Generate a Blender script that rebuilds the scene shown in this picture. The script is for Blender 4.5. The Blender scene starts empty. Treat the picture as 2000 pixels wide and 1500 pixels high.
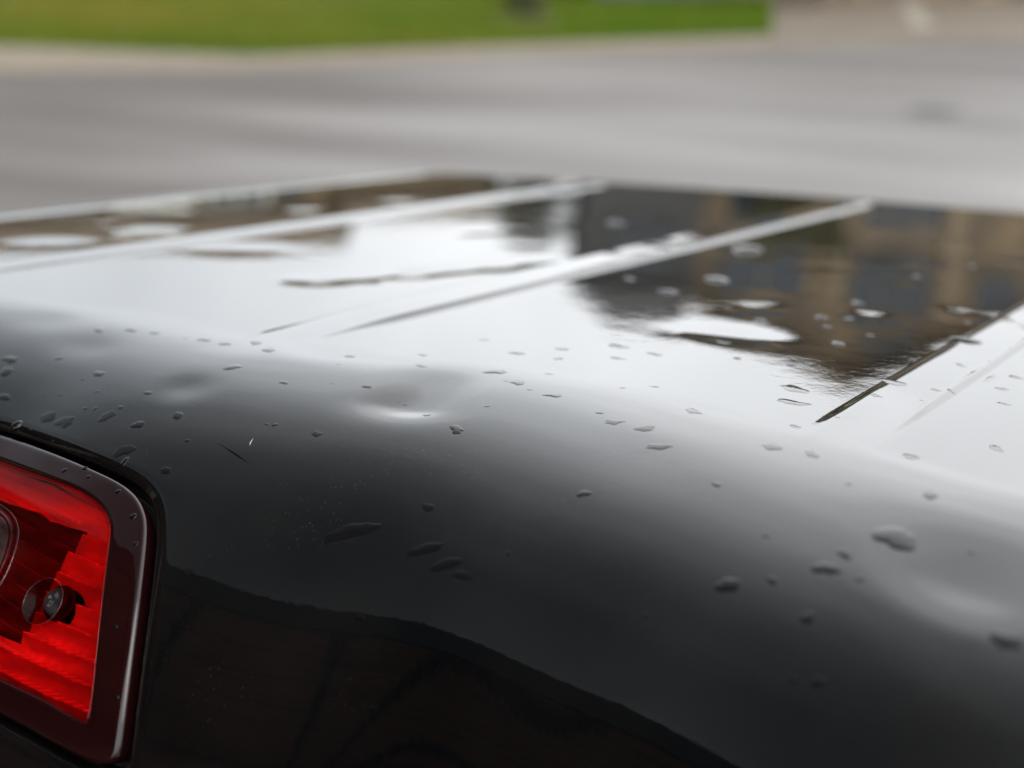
import bpy, bmesh, math, random
import numpy as np
from mathutils import Matrix, Vector

rnd = random.Random(7)
scene = bpy.context.scene
col = scene.collection
R = math.radians

# ------------------------------------------------------------------ camera
HC = 2.10                                   # lens height above the ground under the cab
PITCH = math.atan(810 / 3000)
cam_d = bpy.data.cameras.new('camera')
cam = bpy.data.objects.new('camera', cam_d)
col.objects.link(cam)
cam.location = (0, 0, HC)
cam.rotation_euler = (R(90) - PITCH, 0, 0)
cam_d.sensor_width = 36
cam_d.lens = 54
cam_d.clip_start = 0.02
cam_d.clip_end = 3000
cam_d.dof.use_dof = True
cam_d.dof.focus_distance = 0.885
cam_d.dof.aperture_fstop = 3.6
scene.camera = cam

# ------------------------------------------------------------------ sky and sun
SUN_AZ, SUN_EL = 150, 42
DARK_AZ, DARK_EL = -85, 60          # middle of the dark storm cloud that is drifting off to the left
def dirv(az, el):
    return Vector((math.sin(R(az)) * math.cos(R(el)), math.cos(R(az)) * math.cos(R(el)), math.sin(R(el))))
world = bpy.data.worlds.new('World')
scene.world = world
world.use_nodes = True
nt = world.node_tree
nt.nodes.clear()
def wn(t, **k):
    n = nt.nodes.new(t)
    for a, v in k.items():
        setattr(n, a, v)
    return n
def wl(a, b):
    nt.links.new(a, b)
def wmath(op, a, b=None, c=None, clamp=False):
    n = wn('ShaderNodeMath', operation=op, use_clamp=clamp)
    for i, v in enumerate((a, b, c)):
        if v is None:
            continue
        if isinstance(v, (int, float)):
            n.inputs[i].default_value = v
        else:
            wl(v, n.inputs[i])
    return n.outputs[0]
sky = wn('ShaderNodeTexSky', sky_type='NISHITA', sun_disc=False, sun_elevation=R(SUN_EL), sun_rotation=R(SUN_AZ))
tc = wn('ShaderNodeTexCoord')
dot = wn('ShaderNodeVectorMath', operation='DOT_PRODUCT')
wl(tc.outputs['Generated'], dot.inputs[0])
dot.inputs[1].default_value = dirv(DARK_AZ, DARK_EL)
ang = wmath('MULTIPLY', wmath('ARCCOSINE', wmath('MULTIPLY', dot.outputs['Value'], 0.9999)), 1 / math.pi)
noi = wn('ShaderNodeTexNoise')
noi.inputs['Scale'].default_value = 2.2
noi.inputs['Detail'].default_value = 4
wl(tc.outputs['Generated'], noi.inputs['Vector'])
ang = wmath('ADD', ang, wmath('MULTIPLY', wmath('SUBTRACT', noi.outputs[0], 0.5), 0.07))
rmp = wn('ShaderNodeValToRGB')
cr = rmp.color_ramp
cr.interpolation = 'B_SPLINE'
STOPS = [(0, 0.17), (10, 0.2), (19, 0.3), (26, 0.6), (33, 1.0), (40, 1.7), (46, 2.5), (56, 3.2), (64, 3.4), (180, 2.9)]
while len(cr.elements) < len(STOPS):
    cr.elements.new(0.5)
for e, (a, v) in zip(cr.elements, STOPS):
    e.position = a / 180
    e.color = (v / 3.4,) * 3 + (1,)
wl(ang, rmp.inputs[0])
sep = wn('ShaderNodeSeparateXYZ')
wl(tc.outputs['Generated'], sep.inputs[0])
dot2 = wn('ShaderNodeVectorMath', operation='DOT_PRODUCT')        # a lower tongue of the same cloud, front left
wl(tc.outputs['Generated'], dot2.inputs[0])
dot2.inputs[1].default_value = dirv(-42, 22)
ang2 = wmath('MULTIPLY', wmath('ARCCOSINE', wmath('MULTIPLY', dot2.outputs['Value'], 0.9999)), 1 / math.pi)
ang2 = wmath('ADD', ang2, wmath('MULTIPLY', wmath('SUBTRACT', noi.outputs[0], 0.5), 0.05))
rmp2 = wn('ShaderNodeValToRGB')
rmp2.color_ramp.interpolation = 'B_SPLINE'
S2 = [(0, (.28, .30, .32)), (14, (.32, .34, .36)), (20, (.44, .46, .48)), (26, (.66, .68, .70)), (33, (.84, .86, .88)), (44, (1, 1, 1))]
while len(rmp2.color_ramp.elements) < len(S2):
    rmp2.color_ramp.elements.new(0.5)
for e, (a, v) in zip(rmp2.color_ramp.elements, S2):
    e.position = a / 180
    e.color = (*v, 1)
wl(ang2, rmp2.inputs[0])
hor = wmath('MULTIPLY_ADD', sep.outputs[2], 2.3, 0.38)
hor = wmath('MINIMUM', wmath('MAXIMUM', hor, 0.38), 1.0)           # an overcast sky is dimmer towards the horizon
glow = wmath('MULTIPLY', rmp.outputs[0], hor)
noi2 = wn('ShaderNodeTexNoise')                                    # soft cloud tones
noi2.inputs['Scale'].default_value = 5.0
noi2.inputs['Detail'].default_value = 5
wl(tc.outputs['Generated'], noi2.inputs['Vector'])
glow = wmath('MULTIPLY', glow, wmath('MULTIPLY_ADD', noi2.outputs[0], 0.5, 0.76))
cloud = wn('ShaderNodeMixRGB', blend_type='MULTIPLY')
cloud.inputs[0].default_value = 1
cg = wn('ShaderNodeCombineXYZ')
for i in range(3):
    wl(glow, cg.inputs[i])
wl(cg.outputs[0], cloud.inputs[1])
cloud.inputs[2].default_value = (11.9, 12.1, 12.3, 1)
cl2 = wn('ShaderNodeMixRGB', blend_type='MULTIPLY')
cl2.inputs[0].default_value = 1
wl(cloud.outputs[0], cl2.inputs[1])
wl(rmp2.outputs[0], cl2.inputs[2])
mx = wn('ShaderNodeMixRGB')
mx.inputs[0].default_value = 0.97
wl(sky.outputs[0], mx.inputs[1])
wl(cl2.outputs[0], mx.inputs[2])
bg = wn('ShaderNodeBackground')
bg.inputs[1].default_value = 0.1
wl(mx.outputs[0], bg.inputs[0])
wo = wn('ShaderNodeOutputWorld')
wl(bg.outputs[0], wo.inputs[0])

sun_d = bpy.data.lights.new('sun', 'SUN')
sun_d.energy = 0.7
sun_d.angle = R(40)
sun_d.color = (1, 0.95, 0.88)
sun = bpy.data.objects.new('sun', sun_d)
col.objects.link(sun)
sun.rotation_euler = dirv(SUN_AZ, SUN_EL).to_track_quat('Z', 'Y').to_euler()

scene.view_settings.view_transform = 'Standard'
scene.view_settings.look = 'None'
scene.view_settings.exposure = 1.5
scene.view_settings.gamma = 1
scene.view_settings.use_curve_mapping = False

# ------------------------------------------------------------------ helpers
def tag(o, label=None, cat=None, group=None, kind=None):
    if label: o['label'] = label
    if cat: o['category'] = cat
    if group: o['group'] = group
    if kind: o['kind'] = kind
    return o

def material(name, base, rough=0.5, metal=0.0, spec=0.5, coat=0.0, noise=None, bump=None, trans=0.0, ior=1.5):
    """noise = (scale, colour2, detail, stretch xyz); bump = (scale, strength, distance)"""
    m = bpy.data.materials.new(name)
    m.use_nodes = True
    t = m.node_tree
    b = t.nodes['Principled BSDF']
    b.inputs['Base Color'].default_value = (*base, 1)
    b.inputs['Roughness'].default_value = rough
    b.inputs['Metallic'].default_value = metal
    b.inputs['Specular IOR Level'].default_value = spec
    b.inputs['IOR'].default_value = ior
    b.inputs['Coat Weight'].default_value = coat
    b.inputs['Coat Roughness'].default_value = 0.02
    b.inputs['Transmission Weight'].default_value = trans
    tcn = t.nodes.new('ShaderNodeTexCoord')
    if noise:
        mp = t.nodes.new('ShaderNodeMapping')
        mp.inputs['Scale'].default_value = noise[3] if len(noise) > 3 else (1, 1, 1)
        t.links.new(tcn.outputs['Object'], mp.inputs[0])
        n = t.nodes.new('ShaderNodeTexNoise')
        n.inputs['Scale'].default_value = noise[0]
        n.inputs['Detail'].default_value = noise[2] if len(noise) > 2 else 4
        t.links.new(mp.outputs[0], n.inputs['Vector'])
        r = t.nodes.new('ShaderNodeValToRGB')
        r.color_ramp.elements[0].position = 0.33
        r.color_ramp.elements[1].position = 0.67
        r.color_ramp.elements[0].color = (*base, 1)
        r.color_ramp.elements[1].color = (*noise[1], 1)
        t.links.new(n.outputs[0], r.inputs[0])
        t.links.new(r.outputs[0], b.inputs['Base Color'])
    if bump:
        n = t.nodes.new('ShaderNodeTexNoise')
        n.inputs['Scale'].default_value = bump[0]
        n.inputs['Detail'].default_value = 3
        t.links.new(tcn.outputs['Object'], n.inputs['Vector'])
        bp = t.nodes.new('ShaderNodeBump')
        bp.inputs['Strength'].default_value = bump[1]
        bp.inputs['Distance'].default_value = bump[2]
        t.links.new(n.outputs[0], bp.inputs['Height'])
        t.links.new(bp.outputs[0], b.inputs['Normal'])
        if coat:
            t.links.new(bp.outputs[0], b.inputs['Coat Normal'])
    return m

def mesh_obj(name, verts, faces, mat, parent=None, smooth=True):
    me = bpy.data.meshes.new(name)
    me.from_pydata([tuple(v) for v in verts], [], [tuple(f) for f in faces])
    me.materials.append(mat)
    if smooth:
        me.polygons.foreach_set('use_smooth', [True] * len(me.polygons))
    me.update()
    o = bpy.data.objects.new(name, me)
    col.objects.link(o)
    if parent: o.parent = parent
    return o

def empty(name, loc=(0, 0, 0), rz=0):
    o = bpy.data.objects.new(name, None)
    o.empty_display_size = 0.1
    col.objects.link(o)
    o.location = loc
    o.rotation_euler = (0, 0, rz)
    return o

class MB:
    def __init__(s):
        s.v = []; s.f = []
    def box(s, x0, x1, y0, y1, z0, z1):
        n = len(s.v)
        s.v += [(x0, y0, z0), (x1, y0, z0), (x1, y1, z0), (x0, y1, z0), (x0, y0, z1), (x1, y0, z1), (x1, y1, z1), (x0, y1, z1)]
        s.f += [tuple(n + i for i in q) for q in ((0, 3, 2, 1), (4, 5, 6, 7), (0, 1, 5, 4), (1, 2, 6, 5), (2, 3, 7, 6), (3, 0, 4, 7))]
        return s
    def prism(s, pts, axis, a, b):
        """extrude the polygon pts (2-D) along axis from a to b"""
        n = len(s.v); k = len(pts)
        def put(p, q):
            return {'x': (q, p[0], p[1]), 'y': (p[0], q, p[1]), 'z': (p[0], p[1], q)}[axis]
        s.v += [put(p, a) for p in pts] + [put(p, b) for p in pts]
        s.f += [tuple(range(n, n + k))[::-1], tuple(range(n + k, n + 2 * k))]
        s.f += [(n + i, n + (i + 1) % k, n + k + (i + 1) % k, n + k + i) for i in range(k)]
        return s
    def lathe(s, prof, axis='z', c=(0, 0, 0), seg=32):
        n = len(s.v); k = len(prof)
        for i in range(seg):
            a = 2 * math.pi * i / seg
            for r, h in prof:
                p = {'z': (r * math.cos(a), r * math.sin(a), h), 'x': (h, r * math.cos(a), r * math.sin(a)), 'y': (r * math.cos(a), h, r * math.sin(a))}[axis]
                s.v.append(tuple(p[j] + c[j] for j in range(3)))
        for i in range(seg):
            for j in range(k - 1):
                s.f.append((n + i * k + j, n + (i + 1) % seg * k + j, n + (i + 1) % seg * k + j + 1, n + i * k + j + 1))
        return s
    def build(s, name, mat, parent=None, smooth=False):
        o = mesh_obj(name, s.v, s.f, mat, parent, smooth)
        bm = bmesh.new(); bm.from_mesh(o.data)
        bmesh.ops.recalc_face_normals(bm, faces=bm.faces)
        bm.to_mesh(o.data); bm.free()
        return o

def sstep(a, b, x):
    t = np.clip((x - a) / (b - a), 0, 1)
    return t * t * (3 - 2 * t)

# ------------------------------------------------------------------ ground, road, lawn
GY = [-60, -8, 0, 7, 13, 19, 26, 34, 42, 60, 120, 600]
GZ = [0.3, 0.12, 0.0, -0.30, -0.18, 0.10, 0.58, 0.95, 1.32, 2.0, 3.2, 6.0]
_gy = np.linspace(-60, 600, 6601)
_gz = np.interp(_gy, GY, GZ)
_k = np.exp(-np.linspace(-2, 2, 61) ** 2); _k /= _k.sum()
_gz = np.convolve(np.pad(_gz, 30, mode='edge'), _k, 'valid')
def gz(y):
    return np.interp(y, _gy, _gz)

def ground_sheet(name, xs, ys, dz, mat, edge=None):
    """grid sheet that follows the ground; edge(x) gives (y0, y1) per column"""
    v = []
    for x in xs:
        y0, y1 = edge(x) if edge else (ys[0], ys[-1])
        for t in ys:
            y = y0 + (y1 - y0) * t if edge else t
            v.append((x, y, float(gz(y)) + dz))
    k = len(ys)
    f = [(i * k + j, (i + 1) * k + j, (i + 1) * k + j + 1, i * k + j + 1) for i in range(len(xs) - 1) for j in range(k - 1)]
    o = mesh_obj(name, v, f, mat)
    o['kind'] = 'structure'
    return o

def road_far(x):                                  # far edge of the asphalt
    return float(np.interp(x, [-60, -12, -9, -4.5, 0, 5, 10, 60], [23.2, 24.6, 24.9, 25.2, 27.0, 28.8, 30.5, 46]))
def lawn_near(x):
    return float(np.interp(x, [-60, -12, -9, -4.5, 0, 5, 10, 60], [28, 29.6, 29, 27.3, 29.3, 31.3, 33, 49]))

LK = 0.166                                         # right end of the lawn runs along x = LK * y
m_soil = material('soil', (0.10, 0.085, 0.06), 0.9, noise=(0.6, (0.14, 0.12, 0.09)))
xs_far = np.concatenate([np.linspace(-400, -40, 10), np.linspace(-36, 36, 49), np.linspace(40, 400, 10)])
ground_sheet('ground', xs_far, np.concatenate([np.linspace(-60, 60, 121), np.linspace(65, 600, 30)]), -0.02, m_soil)

# wet asphalt: colour streaks and a roughness that changes from damp to shiny
m_road = material('wet_asphalt', (0.11, 0.105, 0.105), 0.4)
t = m_road.node_tree
pb = t.nodes['Principled BSDF']
tcn = t.nodes.new('ShaderNodeTexCoord')
def noise_node(scale, sc, detail=3, rot=0):
    mp = t.nodes.new('ShaderNodeMapping')
    mp.inputs['Scale'].default_value = sc
    mp.inputs['Rotation'].default_value = (0, 0, rot)
    t.links.new(tcn.outputs['Object'], mp.inputs[0])
    n = t.nodes.new('ShaderNodeTexNoise')
    n.inputs['Scale'].default_value = scale
    n.inputs['Detail'].default_value = detail
    t.links.new(mp.outputs[0], n.inputs['Vector'])
    return n
n1 = noise_node(1.0, (0.085, 0.40, 1), 3)
mp_ = n1.inputs['Vector'].links[0].from_node
mp_.vector_type = 'TEXTURE'                       # streaks run obliquely across the street
mp_.inputs['Scale'].default_value = (9.0, 1.9, 1)
mp_.inputs['Rotation'].default_value = (0, 0, R(-26))
mp_.inputs['Location'].default_value = (3.0, -3.0, 0)
n2 = noise_node(30.0, (1, 1, 1), 4)
r1 = t.nodes.new('ShaderNodeValToRGB')
r1.color_ramp.elements[0].position = 0.36; r1.color_ramp.elements[0].color = (0.055, 0.046, 0.041, 1)
r1.color_ramp.elements[1].position = 0.66; r1.color_ramp.elements[1].color = (0.090, 0.079, 0.071, 1)
t.links.new(n1.outputs[0], r1.inputs[0])
mm = t.nodes.new('ShaderNodeMixRGB'); mm.blend_type = 'OVERLAY'; mm.inputs[0].default_value = 0.4
t.links.new(r1.outputs[0], mm.inputs[1]); t.links.new(n2.outputs[0], mm.inputs[2])
t.links.new(mm.outputs[0], pb.inputs['Base Color'])
r2 = t.nodes.new('ShaderNodeMapRange')
r2.inputs[1].default_value = 0.35; r2.inputs[2].default_value = 0.65
r2.inputs[3].default_value = 0.52; r2.inputs[4].default_value = 0.33
t.links.new(n1.outputs[0], r2.inputs[0])
# the street is drier towards the left and wetter towards the right
sx_ = t.nodes.new('ShaderNodeSeparateXYZ'); t.links.new(tcn.outputs['Object'], sx_.inputs[0])
rx_ = t.nodes.new('ShaderNodeMapRange'); rx_.inputs[1].default_value = -7; rx_.inputs[2].default_value = 5
rx_.inputs[3].default_value = 0.36; rx_.inputs[4].default_value = 0.0
t.links.new(sx_.outputs[0], rx_.inputs[0])
ry_ = t.nodes.new('ShaderNodeMapRange'); ry_.inputs[1].default_value = 18; ry_.inputs[2].default_value = 27
ry_.inputs[3].default_value = 0.0; ry_.inputs[4].default_value = 0.22
t.links.new(sx_.outputs[1], ry_.inputs[0])
rz_ = t.nodes.new('ShaderNodeMath'); rz_.operation = 'ADD'
t.links.new(rx_.outputs[0], rz_.inputs[0]); t.links.new(ry_.outputs[0], rz_.inputs[1])
rx_ = rz_
ra_ = t.nodes.new('ShaderNodeMath'); ra_.operation = 'ADD'
t.links.new(r2.outputs[0], ra_.inputs[0]); t.links.new(rx_.outputs[0], ra_.inputs[1]); t.links.new(ra_.outputs[0], pb.inputs['Roughness'])
bp = t.nodes.new('ShaderNodeBump'); bp.inputs['Strength'].default_value = 0.35; bp.inputs['Distance'].default_value = 0.006
n3 = noise_node(90.0, (1, 1, 1), 2)
t.links.new(n3.outputs[0], bp.inputs['Height']); t.links.new(bp.outputs[0], pb.inputs['Normal'])
ground_sheet('road', xs_far, np.linspace(0, 1, 60), 0.0, m_road, edge=lambda x: (6.5, road_far(x)))

m_gravel = material('gravel_shoulder', (0.115, 0.09, 0.06), 0.85, noise=(3.0, (0.165, 0.135, 0.095), 8), bump=(60, 0.5, 0.02))
ground_sheet('gravel_verge', xs_far, np.linspace(0, 1, 6), 0.012, m_gravel, edge=lambda x: (road_far(x), lawn_near(x)))

m_conc = material('driveway_concrete', (0.26, 0.235, 0.20), 0.75, noise=(1.3, (0.33, 0.30, 0.26), 6), bump=(80, 0.3, 0.004))
ground_sheet('near_driveway', np.linspace(-1.7, 6, 12), np.linspace(-9, 6.5, 40), 0.004, m_conc)
m_conc2 = material('far_driveway_concrete', (0.094, 0.074, 0.052), 0.8, noise=(0.8, (0.118, 0.095, 0.068), 6), bump=(60, 0.3, 0.004))
# the far driveway runs away from the camera on the right of the lawn
v = []; f = []
yy = np.linspace(0, 1, 14)
for i, k in enumerate(yy):
    for s_ in (0, 1):
        yb = 29.8 if s_ == 0 else 34.5
        y = yb + k * (43.5 - yb)
        x0 = LK * y - .05 if s_ == 0 else 13.5 + k * 2
        v.append((x0, y, float(gz(y)) + 0.030))
f = [(2 * i, 2 * i + 1, 2 * i + 3, 2 * i + 2) for i in range(len(yy) - 1)]
tag(mesh_obj('far_driveway', v, f, m_conc2), kind='structure')
v = []
for k in yy:
    y = 32.6 + k * 9
    x = y * 0.262 - k * 0.55
    v += [(x - 0.22, y, float(gz(y)) + 0.038), (x + 0.22, y, float(gz(y)) + 0.038)]
m_joint = material('pale_joint', (0.20, 0.185, 0.145), 0.8, noise=(4, (0.17, 0.155, 0.12)))
tag(mesh_obj('driveway_strip', v, f, m_joint), kind='structure')

m_lawn = material('lawn_soil', (0.045, 0.072, 0.004), 0.9, spec=0.05, noise=(0.35, (0.070, 0.082, 0.012), 5), bump=(40, 0.7, 0.05))
def lawn_edge(x):
    return (lawn_near(x), 80)
lv = []; lcols = np.concatenate([np.linspace(-90, -14, 16), np.linspace(-12, 5.0, 28)]); lrows = np.linspace(0, 1, 60)
for x in lcols:
    y0 = lawn_near(x)
    for q in lrows:
        y = y0 + (80 - y0) * q
        k = max(0.0, (x + 12) / 17.0)
        xx = x + k * k * (LK * y - 5.0)
        lv.append((xx, y, float(gz(y)) + 0.02))
lf = [(i * 60 + j, (i + 1) * 60 + j, (i + 1) * 60 + j + 1, i * 60 + j + 1) for i in range(len(lcols) - 1) for j in range(59)]
tag(mesh_obj('lawn', lv, lf, m_lawn), kind='structure')
ground_sheet('side_lawn', np.linspace(15.6, 90, 16), np.linspace(0, 1, 60), 0.02, m_lawn, edge=lawn_edge)
# grass blades on the part of the lawn in view: real crossed blades, one object of stuff
m_blade = material('grass_blade', (0.062, 0.094, 0.007), 0.8, spec=0.08, noise=(0.16, (0.135, 0.120, 0.018), 4))
for mt in (m_lawn, m_blade):                       # the turf turns from yellowish on the left to a fuller green on the right
    t = mt.node_tree; b_ = t.nodes['Principled BSDF']
    src = b_.inputs['Base Color'].links[0].from_socket
    tcg = t.nodes.new('ShaderNodeTexCoord'); sg = t.nodes.new('ShaderNodeSeparateXYZ'); t.links.new(tcg.outputs['Object'], sg.inputs[0])
    mg = t.nodes.new('ShaderNodeMapRange'); mg.inputs[1].default_value = -9; mg.inputs[2].default_value = 3
    t.links.new(sg.outputs[0], mg.inputs[0])
    tint = t.nodes.new('ShaderNodeMixRGB'); tint.inputs[1].default_value = (1.10, 1.06, 1.1, 1); tint.inputs[2].default_value = (0.62, 0.98, 0.55, 1)
    t.links.new(mg.outputs[0], tint.inputs[0])
    ml = t.nodes.new('ShaderNodeMixRGB'); ml.blend_type = 'MULTIPLY'; ml.inputs[0].default_value = 1
    t.links.new(src, ml.inputs[1]); t.links.new(tint.outputs[0], ml.inputs[2]); t.links.new(ml.outputs[0], b_.inputs['Base Color'])
gv = []; gf = []
for i in range(26000):
    x = rnd.uniform(-13, 6.6); y0 = lawn_near(x)
    y = y0 + (rnd.random() ** 1.5) * 14
    if x > LK * y - .03: continue
    z = float(gz(y)) + 0.018
    hgt = rnd.uniform(0.05, 0.12); a = rnd.uniform(0, math.pi); w = rnd.uniform(0.02, 0.045)
    dx, dy = math.cos(a) * w, math.sin(a) * w; lx, ly = rnd.uniform(-.04, .04), rnd.uniform(-.04, .04)
    n = len(gv)
    gv += [(x - dx, y - dy, z), (x + dx, y + dy, z), (x + lx, y + ly, z + hgt)]
    gf.append((n, n + 1, n + 2))
tag(mesh_obj('grass', gv, gf, m_blade, smooth=False), 'short green grass of the lawn across the wet street', 'grass', kind='stuff')

# cast iron cover in the street
m_iron = material('cast_iron', (0.035, 0.035, 0.035), 0.55, metal=0.4, noise=(20, (0.06, 0.055, 0.05)))
y = 21.0; x = 0.272 * y
mc = empty('manhole_cover', (x, y, float(gz(y)) + 0.004))
mc.rotation_euler.x = math.atan(float(gz(y + .5) - gz(y - .5)))
tag(mc, 'dark round iron cover set in the wet road', 'manhole cover')
MB().lathe([(0.0, 0.012), (0.29, 0.012), (0.30, 0.008), (0.30, -0.02)], seg=36).build('lid', m_iron, mc)
MB().lathe([(0.315, -0.02), (0.315, 0.010), (0.37, 0.010), (0.38, -0.02)], seg=36).build('ring', m_iron, mc)
lug = MB()
for i in range(-4, 5):
    for j in range(-4, 5):
        if i * i + j * j < 18:
            lug.box(i * .055 - .014, i * .055 + .014, j * .055 - .014, j * .055 + .014, 0.0125, 0.017)
tag(lug.build('tread_lugs', m_iron, mc), kind='stuff')

# ------------------------------------------------------------------ plants
def leaf_cloud(name, pts, size, mat, parent=None, seed=1):
    r = random.Random(seed)
    v = []; f = []
    for (cx, cy, cz, rad, n) in pts:
        for i in range(n):
            d = Vector((r.gauss(0, 1), r.gauss(0, 1), r.gauss(0, 1))).normalized() * rad * (0.55 + 0.45 * r.random())
            p = Vector((cx, cy, cz)) + d
            a = Vector((r.uniform(-1, 1), r.uniform(-1, 1), r.uniform(-1, 1))).normalized() * size * r.uniform(.6, 1.3)
            b = a.cross(Vector((r.uniform(-1, 1), r.uniform(-1, 1), r.uniform(-1, 1)))).normalized() * size * .5
            k = len(v)
            v += [p - a, p + b, p + a, p - b]
            f.append((k, k + 1, k + 2, k + 3))
    return mesh_obj(name, v, f, mat, parent, smooth=False)

m_bark = material('bark', (0.09, 0.065, 0.045), 0.9, noise=(8, (0.05, 0.04, 0.03), 6, (1, 1, .2)), bump=(20, .6, .03))
m_leafA = material('shrub_leaf', (0.035, 0.06, 0.012), 0.6, noise=(2, (0.08, 0.085, 0.025)))
m_leafB = material('tree_leaf', (0.05, 0.055, 0.018), 0.6, noise=(1.2, (0.10, 0.085, 0.035)))
m_mulch = material('mulch', (0.07, 0.045, 0.03), 0.95, noise=(14, (0.12, 0.08, 0.05)), bump=(30, .8, .03))

def shrub(x, y, w, h, label, seed, bed=True):
    z = float(gz(y))
    o = empty('garden_shrub', (x, y, z))
    tag(o, label, 'shrub')
    rr = random.Random(seed)
    pts = [(rr.uniform(-w, w) * .6, rr.uniform(-w, w) * .5, h * rr.uniform(.3, .75), w * rr.uniform(.3, .5), 160) for _ in range(10)]
    leaf_cloud('foliage', pts, 0.06, m_leafA, o, seed)
    st = MB()
    for i in range(5):
        a = i * 1.3
        st.prism([(-.02 + .1 * math.cos(a), -.02 + .1 * math.sin(a)), (.02 + .1 * math.cos(a), -.02 + .1 * math.sin(a)), (.0 + .1 * math.cos(a), .03 + .1 * math.sin(a))], 'z', -.05, h * .6)
    st.build('stem', m_bark, o)
    if bed:
        MB().lathe([(0.0, 0.07), (w * .8, 0.06), (w * 1.25, 0.035), (w * 1.4, -0.03)], seg=28).build('mulch_bed', m_mulch, o, smooth=True)
shrub(0.28, 35.3, 0.7, 0.9, 'dark shrub in a round mulch bed at the top of the lawn', 3)

def tree(x, y, h, r, label, seed, mat):
    z = float(gz(y))
    o = empty('garden_tree', (x, y, z))
    tag(o, label, 'tree')
    rr = random.Random(seed)
    MB().lathe([(r * .10, -.2), (r * .075, h * .25), (r * .05, h * .55), (0.02, h * .85)], seg=12).build('trunk', m_bark, o, True)
    pts = []
    for i in range(26):
        a = rr.uniform(0, 6.28); q = rr.random() ** .5 * r * .8; t_ = rr.random()
        pts.append((q * math.cos(a), q * math.sin(a), h * (.35 + .6 * t_), r * rr.uniform(.2, .36), 110))
    leaf_cloud('crown', pts, 0.13, mat, o, seed)
tree(19.5, 49, 7.0, 2.9, 'olive brown tree beyond the right end of the brown house', 12, m_leafB)
tree(1.0, 48.5, 3.9, 2.3, 'small olive tree close to the grey wing of the brown house', 16, m_leafB)
tree(-24, 50, 4.2, 2.0, 'low rounded tree at the left end of the ranch house', 14, m_leafB)

# ------------------------------------------------------------------ houses across the street
m_brown = material('brown_stone', (0.055, 0.050, 0.044), 0.8, noise=(1.1, (0.21, 0.150, 0.082), 9, (.8, 1, 1.3)), bump=(6, .6, .08))
m_post = material('timber_trim', (0.21, 0.160, 0.10), 0.7, noise=(3, (0.14, 0.105, 0.062), 5, (1, 1, .3)))
m_shing = material('grey_shingle', (0.045, 0.045, 0.045), 0.9, noise=(6, (0.075, 0.072, 0.068), 6))
m_bshing = material('brown_shingle', (0.09, 0.065, 0.04), 0.9, noise=(6, (0.13, 0.095, 0.055), 6))
m_dgrey = material('dark_grey_siding', (0.040, 0.040, 0.040), 0.8, noise=(2.5, (0.065, 0.062, 0.058), 6, (.4, .4, 4)))
m_pane = material('window_pane', (0.026, 0.034, 0.042), 0.05, spec=0.6)
m_tan = material('tan_siding', (0.17, 0.125, 0.075), 0.8, noise=(2, (0.12, 0.085, 0.05), 5, (.4, .4, 3)))
m_white = material('white_paint', (0.75, 0.74, 0.71), 0.5, noise=(3, (0.68, 0.67, 0.64)))
m_curt = material('blind_fabric', (0.16, 0.17, 0.175), 0.8, noise=(5, (0.10, 0.11, 0.12), 3, (4, 1, .2)))

def window(root, x0, x1, z0, z1, y, trim, bars=1):
    fr = MB()
    w = .10
    fr.box(x0 - w, x1 + w, y - .06, y + .05, z1, z1 + w).box(x0 - w, x1 + w, y - .06, y + .05, z0 - w, z0)
    fr.box(x0 - w, x0, y - .06, y + .05, z0, z1).box(x1, x1 + w, y - .06, y + .05, z0, z1)
    for i in range(bars):
        c = x0 + (x1 - x0) * (i + 1) / (bars + 1)
        fr.box(c - .03, c + .03, y - .045, y + .05, z0, z1)
    o = fr.build('window', trim, root)
    MB().box(x0, x1, y - .02, y + .0, z0, z1).build('pane', m_pane, o)
    MB().box(x0 - .16, x1 + .16, y - .14, y - .062, z0 - w - .05, z0 - w - .002).build('sill', trim, o)

def gable_house_front(root, x0, x1, ypos, depth, zb, ze, zp, xp, wallm, roofm, trimm):
    """gable front towards the street; ridge runs away"""
    MB().prism([(x0, zb - .5), (x1, zb - .5), (x1, ze), (xp, zp - .02), (x0, ze)], 'y', ypos, ypos + depth).build('wall', wallm, root)
    ov = .45
    rf = MB()
    for (xa, za, xb, zb_) in ((x0, ze, xp, zp), (xp, zp, x1, ze)):
        d = Vector((xb - xa, zb_ - za)).normalized(); n = Vector((-d.y, d.x))
        a = Vector((xa, za)) - (d * ov if xa == x0 else Vector((0, 0)))
        b = Vector((xb, zb_)) + (d * ov if xb == x1 else Vector((0, 0)))
        rf.prism([a + n * .01, b + n * .01, b + n * .18, a + n * .18], 'y', ypos - .5, ypos + depth + .4)
    r_ = rf.build('roof', roofm, root)
    bb = MB()
    for (xa, za, xb, zb_) in ((x0, ze, xp, zp), (xp, zp, x1, ze)):
        d = Vector((xb - xa, zb_ - za)).normalized(); n = Vector((-d.y, d.x))
        a = Vector((xa, za)) - (d * ov if xa == x0 else Vector((0, 0)))
        b = Vector((xb, zb_)) + (d * ov if xb == x1 else Vector((0, 0)))
        bb.prism([a - n * .12, b - n * .12, b + n * .17, a + n * .17], 'y', ypos - .545, ypos - .503)
    bb.build('barge_board', trimm, r_)

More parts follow.
